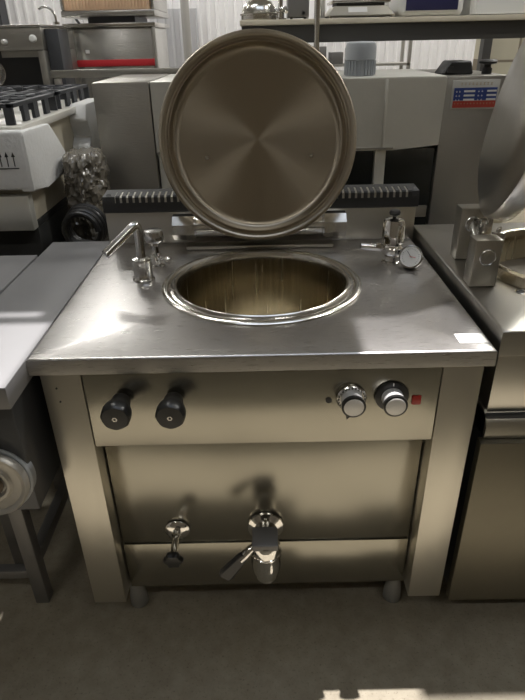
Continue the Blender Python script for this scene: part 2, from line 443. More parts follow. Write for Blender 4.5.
# big drain tap
dt = MB()
fc = Vector((0, .046, .347))
dt.lathe([(0, 0), (.046, 0), (.048, .003), (.047, .009), (.038, .014), (.031, .018), (.029, .030), (.0285, .05), (.029, .055), (.029, .066), (.024, .07), (0, .07)], fc, (0, -1, 0), seg=40)
tap = dt.build('drain_tap', 'chrome', K)
bb = MB()
bx, by = 0.0, -.060
bb.lathe([(0, .410), (.022, .410), (.030, .406), (.035, .395), (.0365, .383), (.036, .372), (.0385, .370), (.0385, .365), (.0375, .362), (.0375, .335), (.035, .312), (.029, .292), (.0265, .285), (.0265, .281), (.015, .280), (.0135, .262), (.0115, .262), (.0115, .28), (0, .28)], (bx, by, 0), seg=48)
lab(bb.build('tap_barrel', 'chrome', tap), 'chrome barrel with outlet pointing down')
cp = MB(); cp.box(-.033, .030, by-.030, by+.034, .398, .417, .004)
lab(cp.build('tap_cap', 'frame', tap), 'flat squared cap on the tap')
lv = MB()
lv.tube([(-.022, by-.01, .404), (-.036, by-.018, .398), (-.050, by-.024, .385), (-.062, by-.028, .371)], .009, radii=[.008, .010, .0115, .0105])
lab(lv.build('tap_lever', 'chrome', tap), 'chrome lever arm')
hd = MB()
pa, pb = Vector((-.052, by-.026, .386)), Vector((-.104, by-.036, .322))
dd = (pb-pa).normalized(); sdv = Vector((-dd.z, 0, dd.x)).normalized(); nn = dd.cross(sdv)
rg = []
for t, w in ((0, .010), (.08, .0125), (.5, .0165), (.9, .0195), (1, .016)):
    c = pa.lerp(pb, t); rg.append([c+sdv*(w*sx)+nn*(.008*sy) for sx, sy in ((-1, -.5), (-.7, -1), (.7, -1), (1, -.5), (1, .5), (.7, 1), (-.7, 1), (-1, .5))])
hb = MB().rings(rg, cap_last=True)
lab(hb.build('tap_handle', 'black', tap), 'black lever handle')
# small drain valve
fc = Vector((-.236, .046, .336))
sv = MB().lathe([(0, 0), (.033, 0), (.034, .002), (.032, .005), (.022, .009), (.014, .012), (0, .012)], fc, (0, -1, 0), seg=32).build('drain_valve', 'chrome', K)
st = MB().lathe([(0, .01), (.012, .01), (.013, .022), (.010, .027), (.0085, .040), (.010, .045), (.0095, .075), (.006, .09), (0, .09)], fc+Vector((0, 0, .004)), (0, -1, -.05), seg=20)
lab(st.build('valve_stem', 'chrome', sv), 'chrome valve stem')
kn = MB(); T = Matrix.Translation(fc+Vector((.001, -.088, -.001))) @ frame_z((0, -1, -.08)); rg = []
for (r, z, l) in ((.010, 0, 0), (.021, .002, 1), (.0235, .006, 1), (.0235, .014, 1), (.020, .019, 1), (.008, .020, 0)):
    rg.append([T @ Vector((r*(1+.11*l*math.cos(6*2*PI*k/60))*math.cos(2*PI*k/60), r*(1+.11*l*math.cos(6*2*PI*k/60))*math.sin(2*PI*k/60), z)) for k in range(60)])
kn.rings(rg, cap_last=True)
lab(kn.build('star_knob', 'black', sv), 'black six-lobed knob')
# swivel spout
sx, sy = -.327, .440
spt = MB().lathe([(0, 0), (.029, 0), (.031, .003), (.028, .007), (.0262, .010), (.0262, .052), (.0272, .054), (.0272, .062), (.020, .064), (.013, .066), (0, .066)], (sx, sy, H), seg=36).build('water_spout', 'chrome_dull', K)
e = Vector((-.404, .368, .999))
t0 = Vector((sx, sy, H+.06)); t1 = Vector((sx, sy, 1.062)); dr = (e-t1).normalized()
a, b = t1-Vector((0, 0, .024)), t1+dr*.024
bend = [((1-u)**2)*a+2*u*(1-u)*t1+u*u*b for u in [k/10 for k in range(11)]]
sp = MB().tube([t0]+bend+[e], .0125, seg=24, cap=False)
sp.tube([e, e-dr*.02], .0108, seg=24, cap=True)
lab(sp.build('spout_pipe', 'chrome_dull', spt), 'bent steel spout pipe')
lab(MB().cyl(e-dr*.0015, e-dr*.004, .0112, seg=20).build('spout_mouth', 'ink', spt), 'dark open end of the spout')
# water valve behind the spout
wx, wy = -.306, .545
wv = MB().lathe([(0, 0), (.024, 0), (.024, .004), (.012, .008), (.011, .02), (.016, .024), (.016, .038), (.010, .042), (.009, .062), (.014, .066), (.012, .078), (0, .078)], (wx, wy, H), seg=28)
wv.cyl((wx, wy, H+.03), (wx+.035, wy-.012, H+.022), .007, seg=14); wv.cyl((wx+.03, wy-.010, H+.023), (wx+.042, wy-.014, H+.0205), .011, seg=14)
wv = wv.build('water_valve', 'chrome', K)
lab(MB().lathe([(0, .074), (.024, .076), (.027, .080), (.0275, .086), (.0275, .104), (.025, .109), (.012, .111), (0, .111)], (wx, wy, H), seg=32).build('valve_knob', 'chrome_dull', wv), 'round chrome valve knob')
# safety valve with gauge
gx, gy = .386, .535
sv = MB().lathe([(0, 0), (.028, 0), (.028, .004), (.018, .008), (.017, .020), (.026, .026), (.032, .036), (.032, .046), (.027, .052), (.0265, .056), (.030, .060), (.033, .064), (.0325, .118), (.028, .129), (.014, .133), (0, .133)], (gx, gy, H), seg=12, )
sv = sv.build('safety_valve', 'chrome', K)
lab(MB().lathe([(0, .130), (.006, .130), (.006, .138), (.015, .143), (.0165, .149), (.013, .155), (0, .157)], (gx, gy, H), seg=24).build('valve_button', 'black', sv), 'black mushroom button on top')
ar = MB().tube([(gx-.01, gy, H+.043), (gx-.045, gy-.004, H+.048), (gx-.093, gy-.006, H+.054)], .008, radii=[.011, .012, .009]); ar.cyl((gx-.035, gy-.003, H+.047), (gx-.052, gy-.004, H+.051), .013, seg=8)
ar.cyl((gx-.062, gy-.004, H+.053), (gx-.066, gy-.005, H+.054), .010, seg=12)
lab(ar.build('bleed_cock', 'chrome', sv), 'small side cock pointing left')
gc = Vector((.430, .482, .934)); gn = Vector((-.35, -.80, .50)).normalized()
gm = MB(); gm.tube([(gx+.01, gy, H+.04), (.415, .520, H+.038), gc-gn*.03], .008, seg=14)
gm.lathe([(0, -.028), (.024, -.028), (.028, -.024), (.030, -.004), (.0335, -.002), (.0335, .004), (.0295, .005), (.029, .002), (0, .002)], gc, gn, seg=40)
ga = gm.build('pressure_gauge', 'chrome_dull', sv)
MBd = MB().lathe([(0, .0022), (.0288, .0022), (.0288, .003), (0, .003)], gc, gn, seg=40)
# numerals too small to read: a ring of ticks and two needles
T = Matrix.Translation(gc) @ frame_z(gn)
# keep the dial upright
xax = gn.cross(Vector((0, 0, 1))).normalized()*-1; yax = gn.cross(xax).normalized()
if yax.z < 0: yax = -yax
xr = yax.cross(gn).normalized()
T = Matrix((( xr.x, yax.x, gn.x, gc.x), (xr.y, yax.y, gn.y, gc.y), (xr.z, yax.z, gn.z, gc.z), (0, 0, 0, 1)))
lab(MBd.build('gauge_dial', 'dial', sv), 'white gauge dial')
tk = MB()
for k in range(21):
    a = math.radians(-135+270*k/20)
    for rr in (.0215,):
        mt = T @ Matrix.Rotation(-a, 4, 'Z')
        tk.box(-.0005, .0005, rr, rr+(.0035 if k % 5 == 0 else .002), .0031, .0036, mtx=mt)
tk.box(-.0007, .0007, -.004, .019, .0036, .0042, mtx=T @ Matrix.Rotation(math.radians(38), 4, 'Z'))
lab(tk.build('gauge_marks', 'ink', sv), 'black marks and needle')
nd = MB(); nd.box(-.0007, .0007, -.003, .014, .0042, .0048, mtx=T @ Matrix.Rotation(math.radians(-95), 4, 'Z'))
lab(nd.build('gauge_needle', 'inkred', sv), 'red needle')
# price sticker
stk = MB().box(.430, .492, .022, .066, H+.0002, H+.0008).build('sticker', 'paper', K); lab(stk, 'small white rectangular sticker on the right front corner')
pt = MB()
for k in range(9):
    pt.box(.447+k*.0042, .447+k*.0042+.0026, .040, .050, H+.0008, H+.001)
lab(pt.build('sticker_print', 'grtext', stk), 'faint grey printing')

# ================================================================= LEFT WORK TABLES
TB = thing('work_table', (-.6, .35, 0), 'dull grey steel work table butting against the left side of the kettle', 'work table')
t = MB(); t.box(-.699, -.5003, -.12, .80, .848, .90, .003); t.build('table_top', 'table', TB)
MB().box(-.697, -.515, -.09, .78, .55, .847, .004).build('drive_housing', 'dark', TB)
MB().box(-.70, -.66, .085, .125, 0, .549, .003).build('leg', 'frame', TB)
MB().box(-.70, -.66, .70, .74, 0, .549, .003).build('leg', 'frame', TB)
MB().box(-.56, -.52, .70, .74, 0, .549, .003).build('leg', 'frame', TB)
MB().box(-.695, -.665, .126, .699, .14, .18, .002).build('stretcher', 'frame', TB)
MB().box(-.658, -.522, .705, .735, .14, .18, .002).build('stretcher', 'frame', TB)
MB().box(-1.20, -.702, .09, .12, .105, .135, .002).build('stretcher', 'frame', TB)
MB().box(-1.24, -1.201, .085, .125, 0, .549, .003).build('leg', 'frame', TB)
MB().box(-1.24, -.702, .09, .12, .549, .58, .002).build('stretcher', 'frame', TB)
hb = MB().lathe([(0, .030), (.070, .030), (.077, .032), (.078, .036), (.078, .046), (.074, .052), (.068, .050), (.064, .045), (.045, .042), (.040, .048), (.034, .048), (.030, .040), (0, .038)], (-.592, -.076, .648), (.06, -1, .10), seg=56)
MB().lathe([(0, 0), (.080, 0), (.083, .004), (.083, .026), (.079, .030), (0, .030)], (-.592, -.076, .648), (.06, -1, .10), seg=56).build('hub_drum', 'grey', TB)
hub = hb.build('hub_disc', 'hub', TB); lab(hub, 'round cast disc with a worn pale face')
lab(MB().lathe([(0, .039), (.022, .0405), (.026, .045), (.018, .052), (0, .054)], (-.592, -.076, .648), (.06, -1, .10), seg=20).build('hub_centre', 'stain', hub), 'stained brown centre')

TC = thing('work_table', (-1.0, .3, 0), 'second grey steel work table at the left edge, set back behind a dark gap', 'work table')
MB().box(-1.35, -.706, -.1, .672, .86, .90, .003).build('table_top', 'table', TC)
MB().box(-1.33, -.73, .63, .66, .60, .859, .002).build('apron', 'dark', TC)
for x in (-1.33, -.80):
    for y in (.20, .585): MB().box(x, x+.04, y, y+.04, 0, .859, .003).build('leg', 'frame', TC)

# ================================================================= GAS RANGE IN FOAM
G = thing('gas_range', (-1.2, 1.4, 0), 'gas range with black grates in white foam packing behind the left tables', 'gas range')
MB().box(-1.65, -.80, .955, 1.93, .93, 1.225, .004).build('body', 'cream', G)
MB().box(-1.66, -.785, .885, .93, .915, 1.035, .004).build('lower_front', 'machw', G)
MB().box(-1.65, -.80, .931, 1.94, .905, .929, .004).build('lower_body', 'dark2', G)
MB().box(-1.62, -.80, .96, 1.92, .10, .904, .004).build('stand', 'dark2', G)
for x in (-1.58, -.86):
    for y in (1.0, 1.86): MB().cyl((x, y, 0), (x, y, .10), .02).build('foot', 'foot', G)
MB().box(-1.67, -.77, .915, 1.945, 1.226, 1.252, .004).build('hob_plate', 'enamel', G)
for gxx in (-1.64, -1.20):
    for gyy in (.95, 1.45):
        g = MB()
        x0, x1, y0, y1 = gxx, gxx+.40, gyy, gyy+.46
        z = 1.318
        for (a, b, c, d) in ((x0, x1, y0, y0+.02), (x0, x1, y1-.02, y1), (x0, x0+.02, y0, y1), (x1-.02, x1, y0, y1)):
            g.box(a, b, c, d, z-.014, z, .002)
        for k in range(4):
            xx = x0+.08+k*.08-.008
            g.box(xx, xx+.016, y0+.02, y0+.17, z-.014, z, .002); g.box(xx, xx+.016, y1-.17, y1-.02, z-.014, z, .002)
        for k in range(3):
            yy = y0+.115*(k+1)-.008
            g.box(x0+.02, x0+.13, yy, yy+.016, z-.014, z, .002); g.box(x1-.13, x1-.02, yy, yy+.016, z-.014, z, .002)
        for xx in (x0, x0+.12, x0+.25, x1-.03):
            for yy in (y0, y1-.012): g.box(xx, xx+.03, yy, yy+.012, 1.253, z-.012)
        for yy in (y0+.10, y0+.20, y0+.32):
            g.box(x1-.012, x1, yy, yy+.045, 1.253, z-.012)
        gr = g.build('grate', 'iron', G)
        bn = MB().lathe([(0, 0), (.07, 0), (.07, .012), (.045, .018), (.045, .03), (.03, .036), (0, .036)], ((x0+x1)/2, (y0+y1)/2, 1.2525), seg=28)
        bn.build('burner', 'capw', G)
# foam corner packing : front bar and side wrap
fo = MB()
fo.box(-1.68, -.752, .868, .912, 1.058, 1.245, .012, 3)
F1 = fo.build('foam_packing', 'foam', G); lab(F1, 'white foam edge strip along the front')
fo = MB()
sidep = [(.870, 1.052), (.870, 1.230), (.885, 1.243), (1.13, 1.236), (1.20, 1.17), (1.30, 1.078), (1.29, 1.050), (1.00, 1.040)]
fo.prism([(-.795, y, z) for y, z in sidep], (.046, 0, 0))
bmesh.ops.bevel(fo.bm, geom=[e for e in fo.bm.edges], offset=.008, segments=2, profile=.5, affect='EDGES')
lab(fo.build('foam_corner', 'foam', G), 'white foam corner block with chamfered rear end')
fo = MB()
sidep = [(1.62, .99), (1.50, 1.05), (1.50, 1.10), (1.58, 1.13), (1.52, 1.20), (1.56, 1.262), (1.84, 1.262), (1.88, 1.23), (1.88, 1.02), (1.84, .99)]
fo.prism([(-.80, y, z) for y, z in sidep], (.075, 0, 0))
bmesh.ops.bevel(fo.bm, geom=[e for e in fo.bm.edges], offset=.012, segments=2, profile=.5, affect='EDGES')
lab(fo.build('foam_corner', 'foam', G), 'white foam block at the rear corner')
ar = MB()
for k in range(3):
    x = -.839+k*.0215
    ar.box(x-.0012, x+.0012, .8655, .8675, 1.136, 1.168)
    ar.prism([(x-.006, .8655, 1.166), (x+.006, .8655, 1.166), (x, .8655, 1.181)], (0, .002, 0))
ar.box(-.86, -.784, .8655, .8675, 1.128, 1.131)
lab(ar.build('this_way_up_mark', 'ink', F1), 'printed black up arrows over a bar')

# wrapped crate and hose
C = thing('wrapped_crate', (-.69, 1.2, 0), 'tall crate wrapped in crumpled brown-tinted plastic film between gas range and steel machine', 'crate')
from mathutils import noise as mn
bm = MB(); rg = []
for r in range(61):
    t = r/60; z = .803+.325*t; row = []
    sq = 1-.30*max(0, (t-.86)/.14)**2
    for k in range(110):
        a = 2*PI*k/110; c_, s_ = math.cos(a), math.sin(a)
        ex = (abs(c_)**3+abs(s_)**3)**(-1/3)
        p = Vector((c_*2.2+3, s_*2.2, t*6.0))
        w1 = mn.noise(p*.8+Vector((mn.noise(p), 0, mn.noise(p*1.3)))*1.2)
        d = 1 + .20*w1 - .16*abs(mn.noise(p*1.7+Vector((5, 1, 2)))) + .09*abs(mn.noise(p*4.1))
        row.append((-.668+.070*ex*sq*d*c_, 1.20+.115*ex*sq*d*s_, z+.010*mn.noise(p*2)*min(1, t*8)))
    rg.append(row)
bm.rings(rg, cap_last=True)
bm.build('film_wrap', 'film', C, angle=18)
MB().box(-.742, -.585, .95, 1.36, 0, .80, .006).build('crate_base', 'wood', C)
hs = MB(); pts = []
for k in range(4*36+1):
    a = 2*PI*k/36; r = .062+.012*(k/36/4)
    pts.append((-.600-.045+r*math.cos(a)*1.0, 1.0+.026*(k/36)-.052, .801+.088+r*math.sin(a)*1.0))
hs.tube(pts, .0105, seg=10)
o = hs.build('hose', 'rubber'); tag(o, 'coiled black rubber hose standing just behind the left table', 'hose')

# ================================================================= LARGE MACHINE BEHIND
B = thing('steel_machine', (.17, 1.7, 0), 'wide grey steel machine with hood and two side columns right behind the kettle', 'machine')
MB().box(-.65, -.425, 1.40, 2.0, 0, 1.350, .006).build('side_column', 'mach', B)
MB().box(.752, 1.00, 1.42, 2.0, 0, 1.345, .006).build('side_column', 'mach', B)
hp = MB()
poly = [(-.420, 1.402, 1.072), (.560, 1.402, 1.072), (.748, 1.402, 1.090), (.752, 1.402, 1.342), (-.420, 1.402, 1.345)]
hp.prism(poly, (0, .02, 0)); hp.box(-.42, .75, 1.405, 1.999, 1.335, 1.348, .003)
for sx in (.515,): hp.box(sx-.006, sx+.006, 1.397, 1.403, 1.085, 1.338, .002)
hood = hp.build('hood', 'machw', B)
hr = MB(); hr.box(-.42, .56, 1.396, 1.403, 1.078, 1.084); hr.build('hood_fold', 'mach', hood)
for x in (-.418, .492, ): MB().box(x, x+.045, 1.42, 1.47, 0, 1.07, .003).build('frame_post', 'machw', B)
MB().box(-.37, .49, 1.445, 1.455, .45, 1.07).build('door_glass', 'glass', B)
MB().box(.54, .748, 1.445, 1.455, .45, 1.07).build('door_glass', 'glass', B)
MB().box(-.42, .75, 1.48, 1.98, .05, .449, .004).build('plinth', 'dark', B)
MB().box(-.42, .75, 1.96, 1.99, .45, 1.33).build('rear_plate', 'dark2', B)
MB().box(.56, .74, 1.43, 1.444, .78, .83, .003).build('ledge', 'mach', B)
mt = MB().lathe([(0, 1.349), (.058, 1.349), (.058, 1.405), (.062, 1.408), (.062, 1.452), (.058, 1.466), (.045, 1.472), (0, 1.473)], (.425, 1.53, 0), seg=40)
mot = mt.build('motor', 'grey', B); lab(mot, 'grey finned electric motor standing on the hood')
fn = MB()
for k in range(28):
    a = 2*PI*k/28; fn.box(.053, .064, -.0022, .0022, 1.352, 1.404, mtx=Matrix.Translation((.425, 1.53, 0)) @ Matrix.Rotation(a, 4, 'Z'))
fn.build('cooling_fins', 'grey', mot)
# sign plate
SZ0, SZ1, SX0, SX1, SY = 1.222, 1.330, .780, .968, 1.414
sg = MB().box(SX0, SX1, SY, SY+.005, SZ0, SZ1, .0015).build('sign_plate', 'plate', B); lab(sg, 'small printed plate, blue table over a red strip')
pr = MB(); pr.box(SX0+.008, SX1-.008, SY-.0012, SY, SZ0+.034, SZ1-.028); pr.build('blue_table', 'blue', sg)
pr = MB(); pr.box(SX0+.008, SX1-.008, SY-.0012, SY, SZ0+.007, SZ0+.032, ); pr.build('red_strip', 'redp', sg)
pr = MB()
for r in range(3):
    z = SZ1-.036-r*.0155
    for (a, b) in ((.048, .092), (.140, .178)):
        pr.box(SX0+a, SX0+b, SY-.0018, SY-.0013, z-.008, z-.001)
    for a in (.016, .028, .104, .118):
        pr.box(SX0+a, SX0+a+.006, SY-.0018, SY-.0013, z-.0075, z-.005); pr.box(SX0+a+.002, SX0+a+.0035, SY-.0018, SY-.0013, z-.009, z-.002)
pr.build('white_print', 'paper', sg)
pr = MB()
for k in range(9):
    x = SX0+.036+k*.0148; z = SZ1-.014
    pr.box(x-.004, x+.004, SY-.0012, SY-.0002, z+.0025, z+.004); pr.box(x-.004, x+.004, SY-.0012, SY-.0002, z-.0035, z-.002); pr.box(x-.0008, x+.0008, SY-.0012, SY-.0002, z-.005, z+.005)
pr.build('title_characters', 'tan', sg)
pr = MB()
for k in range(13):
    x = SX0+.016+k*.013; z = SZ0+.022
    pr.box(x-.003, x+.003, SY-.0018, SY-.0013, z, z+.0012); pr.box(x-.0006, x+.0006, SY-.0018, SY-.0013, z-.003, z+.003)
pr.build('printed_characters', 'tan', sg)
# black fittings lying on top of the machine
b1 = MB(); b1.prism([(.755, 1.50, 1.3465), (.885, 1.50, 1.3465), (.872, 1.50, 1.395), (.79, 1.50, 1.395)], (0, .12, 0)); b1.box(.775, .80, 1.49, 1.50, 1.352, 1.375)
bmesh.ops.bevel(b1.bm, geom=[e for e in b1.bm.edges if e.calc_length() > .03], offset=.005, segments=1, affect='EDGES')
tag(b1.build('black_tray', 'blackm'), 'black tapered tray upside down on the steel machine, beside a small black knob', 'tray')
b2 = MB().lathe([(0, 0), (.02, 0), (.02, .02), (.014, .024), (.014, .034), (.034, .038), (.038, .046), (.030, .052), (0, .054)], (.945, 1.52, 1.3455), seg=24)
tag(b2.build('black_handwheel', 'blackm'), 'small black mushroom handwheel on the right end of the steel machine', 'knob')

# ================================================================= RIGHT KETTLE
R = thing('boiling_kettle', (.98, .4, 0), 'second boiling kettle at the right edge, lid leaning open on square hinge posts', 'boiling kettle')
HR = .93
PX, PY = .870, .400
worktop(.516, 1.40, .016, .815, HR, .062, PX, PY, .275, 'worktop', 'top2' if 'top2' in M else 'back', R)
rr = MB().lathe([(r, z+HR) for r, z in ((.272, .0003), (.270, .012), (.264, .026), (.256, .030), (.248, .028), (.243, .020), (.240, .0), (.238, -.30), (.20, -.34), (0, -.35))], (PX, PY, 0), seg=96)
rr.build('pan_well', 'pan', R)
MB().box(.53, 1.39, .045, .80, .70, .867, .003).build('upper_body', 'back', R)
fl = MB(); fl.prism([(.525, .020, .642), (.525, .020, .672), (.525, .030, .690), (.525, .050, .705), (.525, .10, .705), (.525, .10, .642)], (.87, 0, 0)); fl.build('control_ledge', 'post', R)
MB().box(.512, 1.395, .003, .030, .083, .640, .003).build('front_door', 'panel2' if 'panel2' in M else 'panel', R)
MB().box(.525, 1.39, .031, .80, .08, .70, .003).build('cabinet_body', 'dark', R)
for x in (.60, 1.32):
    for y in (.09, .74): MB().cyl((x, y, 0), (x, y, .08), .022).build('foot', 'foot', R)
# hinge posts
for (y0, zt, px0) in ((.262, 1.05, .524), (.462, 1.075, .550)):
    pp = MB().box(px0, px0+.066, y0, y0+.05, HR+.0005, zt, .0025).build('hinge_post', 'back', R)
    lab(MB().lathe([(0, 0), (.021, 0), (.021, .004), (.0185, .006), (.0175, .0045), (0, .0042)], (px0+.033, y0, zt-.042), (0, -1, 0), seg=32).build('pivot_cap', 'chrome_dull', pp), 'round steel pivot cap')
MB().cyl((.560, .313, 1.008), (.583, .461, 1.033), .012).build('hinge_shaft', 'chrome_dull', R)
ang = math.radians(22)
bz = math.radians(-12)
ang = math.radians(12.5)
nrm = Vector((-math.cos(ang)*math.cos(bz), -math.cos(ang)*math.sin(bz), math.sin(ang)))   # outside normal
upv = Vector((math.sin(ang), 0, math.cos(ang)))
lcR = Vector((.641, .418, 1.335))
RL = .27
prof = [(0, .036), (.10, .034), (.20, .026), (RL*.86, .014), (RL*.93, .002), (RL-.012, -.002), (RL-.003, -.004), (RL, -.009), (RL, -.050), (RL-.004, -.054), (RL-.012, -.053), (RL-.012, -.020), (RL*.85, -.004), (.15, .014), (0, .018)]
rl = MB().lathe(prof, lcR, nrm, seg=96).build('lid', 'rlid' if 'rlid' in M else 'back', R)
MB().box(.592, .625, .335, .350, .990, 1.045, .003).build('hinge_arm', 'chrome_dull', R)
MB().box(.592, .625, .425, .440, .990, 1.055, .003).build('hinge_arm', 'chrome_dull', R)
for yy in (.345, .43):
    MB().lathe([(0, 0), (.010, 0), (.010, .005), (.005, .008), (0, .008)], Vector((.612, yy, 1.048)), nrm, seg=8).build('hinge_bolt', 'chrome', R)
lab(MB().lathe([(0, .0004), (.010, .0004), (.010, .0012), (0, .0012)], (.640, .225, HR), seg=24).build('drain_hole', 'ink', R), 'small round hole in the top')
lab(MB().lathe([(.0105, .0003), (.0155, .0003), (.0125, .0022)], (.640, .225, HR), seg=24, closed=True).build('hole_ring', 'rim', R), 'raised ring around the hole')

# ================================================================= BACK LEFT : OVEN RANGE, CABINET, RAIL
O = thing('oven_range', (-1.35, 2.5, 0), 'old steel oven with open dark recess and white knob, far left behind the gas range', 'oven')
MB().box(-1.75, -1.075, 2.2, 2.76, 1.46, 1.562, .004).build('control_panel', 'mach', O)
MB().box(-1.76, -1.07, 2.19, 2.76, 1.5625, 1.575, .002).build('top_plate', 'cab', O)
ob = MB(); ob.box(-1.11, -1.075, 2.2, 2.76, 1.0, 1.459, .003); ob.box(-1.75, -1.715, 2.2, 2.76, 1.0, 1.459, .003); ob.box(-1.75, -1.075, 2.2, 2.24, .85, 1.08, .003)
ob.box(-1.30, -1.11, 2.215, 2.235, 1.43, 1.459)
ob.build('oven_frame', 'mach', O)
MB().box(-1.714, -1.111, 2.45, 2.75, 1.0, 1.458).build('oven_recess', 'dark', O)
MB().box(-1.75, -1.075, 2.25, 2.76, .10, .849, .004).build('base_cabinet', 'mach', O)
for x in (-1.70, -1.12):
    for y in (2.29, 2.70): MB().cyl((x, y, 0), (x, y, .10), .025).build('foot', 'foot', O)
lab(MB().lathe([(0, 0), (.018, 0), (.018, .012), (.012, .02), (0, .021)], (-1.118, 2.199, 1.512), (0, -1, 0), seg=20).build('knob', 'dial', O), 'white round knob')
MB().lathe([(0, 0), (.013, 0), (.013, .02), (.006, .026), (0, .026)], (-1.262, 2.199, 1.500), (0, -1, 0), seg=16).build('knob', 'capw', O)
MB().box(-1.073, -1.005, 2.25, 2.42, .8, 1.555, .003).build('side_box', 'dark', O)
# chrome tap on the oven top
tp = MB(); tp.tube([(-1.035, 2.35, 1.5755), (-1.035, 2.35, 1.605)] + arc((-1.085, 2.35, 1.605), .05, 0, 2.2, 10, (1, 0, 0), (0, 0, 1)), .006)
tp.cyl((-1.035, 2.35, 1.5755), (-1.035, 2.35, 1.588), .016)
tag(tp.build('swan_neck_tap', 'chrome_dull'), 'thin swan-neck tap standing on the old oven at the far left', 'tap')
# oval ring hanging bottom of oven : a pan standing on the range
pn = MB(); T = Matrix.Translation((-1.32, 2.10, 1.365)) @ frame_z((.75, -.9, .1))
pn.lathe([(0, -.02), (.05, -.02), (.062, 0), (.065, 0), (.053, -.024), (0, -.024)], mtx=T, seg=40)
pn.box(-1.38, -1.27, 2.06, 2.15, 1.255, 1.30, .004); pn.box(-1.36, -1.28, 2.09, 2.15, 0.0, 1.256, .004)
tag(pn.build('pan_stand', 'chrome_dull'), 'round shallow steel pan on a narrow stand in front of the old oven', 'pan')

Q = thing('steel_cabinet', (-.85, 3.1, 0), 'tall steel cabinet with a red stripe across its front, back left', 'cabinet')
MB().box(-1.10, -.612, 2.8, 3.4, .08, 1.565, .005).build('body', 'cab', Q)
MB().box(-1.135, -.59, 2.78, 3.41, 1.566, 1.590, .003).build('top_plate', 'rim', Q)
lab(MB().box(-1.085, -.615, 2.793, 2.799, 1.362, 1.398, .001).build('stripe', 'redst', Q), 'red stripe')
lab(MB().box(-1.025, -1.003, 2.796, 2.7995, 1.434, 1.452).build('sticker', 'paper', Q), 'small white sticker')
MB().box(-1.08, -.63, 2.83, 3.37, 0, .08).build('plinth', 'dark', Q)
for s in (-1.115, -.612):
    MB().box(s, s+.018, 2.775, 2.792, .1, 1.564, .002).build('door_edge', 'mach', Q)
Y = thing('tray_unit', (-.86, 3.1, 1.591), 'steel rack unit holding orange trays on top of the red striped cabinet', 'tray rack')
MB().box(-1.00, -.72, 2.86, 3.3, 1.591, 1.622).build('foot_frame', 'dark', Y)
MB().box(-1.135, -.588, 2.79, 3.39, 1.623, 1.655, .005).build('base', 'cab', Y)
ty = MB().box(-1.115, -.615, 2.81, 3.35, 1.656, 1.74, .004)
for k in range(26):
    x = -1.11+k*.019; ty.box(x, x+.009, 2.800, 2.8105, 1.662, 1.736, .001)
lab(ty.build('tray', 'orange', Y), 'orange ribbed tray')
for s in (-1.133, -.606): MB().box(s, s+.016, 2.80, 3.38, 1.656, 1.95, .003).build('side_panel', 'cab', Y)

LR = thing('steel_rail_frame', (-.75, 2.0, 0), 'low steel tube rail frame running behind the gas range towards the kettle lid', 'rail')
MB().box(-1.015, -.25, 2.05, 2.085, 1.338, 1.373, .004).build('top_rail', 'mach', LR)
for x in (-1.005, -.29): MB().box(x, x+.032, 2.052, 2.083, 0, 1.337, .003).build('leg', 'mach', LR)
MB().box(-.972, -.291, 2.055, 2.08, .2, .225).build('lower_rail', 'mach', LR)

# slack cable on back wall at left
cb = MB().tube([(-2.16, 6.13, 2.05), (-2.10, 6.12, 1.95), (-2.0, 6.12, 1.78), (-1.93, 6.12, 1.67), (-1.9, 6.12, 1.5), (-1.9, 6.12, 0.0)], .014, seg=8)
tag(cb.build('wall_cable', 'rubber'), 'dark cable slanting down the white corrugated wall at upper left', 'cable')
cb = MB().tube([(-1.98, 6.12, 2.6), (-1.96, 6.12, 2.05), (-1.85, 6.12, 1.78), (-1.74, 6.12, 1.62), (-1.72, 6.12, 0.0)], .022, seg=8)
tag(cb.build('wall_pipe', 'pipe'), 'grey pipe slanting down the white corrugated wall beside the orange trays', 'pipe')

# ================================================================= BACK RIGHT : SHELF AND WHAT STANDS ON IT
S = thing('storage_shelf', (.9, 2.45, 0), 'long shelf bench with cream board top and dark front beam, back right', 'shelf')
MB().box(-.078, 2.05, 2.18, 2.75, 1.548, 1.572, .003).build('board', 'cream', S)
MB().box(-.07, 2.05, 2.205, 2.235, 1.468, 1.547, .002).build('front_beam', 'beam', S)
MB().box(-.07, 2.05, 2.70, 2.73, 1.468, 1.547, .002).build('rear_beam', 'beam', S)
for x in (-.06, 1.98):
    for y in (2.245, 2.655): MB().box(x, x+.04, y, y+.04, 0, 1.547, .002).build('leg', 'beam', S)
ZT = 1.573
cd = MB().lathe([(0, 0), (.09, 0), (.095, .006), (.095, .022), (.100, .024), (.100, .03), (.092, .036), (.086, .06), (.065, .085), (.03, .098), (0, .10)], (.020, 2.36, ZT), seg=48)
cdo = thing('chafing_dish', (.020, 2.36, ZT), 'round steel dish with domed lid at the left end of the shelf', 'dish')
cd.build('dish', 'rim', cdo)
MB().lathe([(0, .1), (.006, .1), (.006, .112), (.013, .116), (.013, .124), (0, .128)], (.020, 2.36, ZT), seg=20).build('lid_knob', 'black', cdo)
ft = MB().lathe([(0, 0), (.030, 0), (.030, .006), (.018, .010), (.018, .03), (.024, .034), (.024, .046), (.012, .052), (.012, .14), (0, .14)], (.128, 2.27, ZT), seg=24)
ft.tube([(.128, 2.27, ZT+.045), (.15, 2.22, ZT+.05), (.155, 2.20, ZT+.03)], .008); ft.cyl((.10, 2.265, ZT+.04), (.128, 2.27, ZT+.04), .01)
tag(ft.build('chrome_tap', 'chrome'), 'chrome upright tap standing on the shelf between domed dish and grey box', 'tap')
gb = thing('control_box', (.215, 2.32, ZT), 'grey metal control box on the shelf left of the thin upright pole', 'box')
MB().box(.165, .270, 2.24, 2.42, ZT+.008, ZT+.16, .004).build('body', 'frame', gb)
for x in (.182, .252): MB().cyl((x, 2.26, ZT), (x, 2.26, ZT+.009), .007).build('foot', 'black', gb)
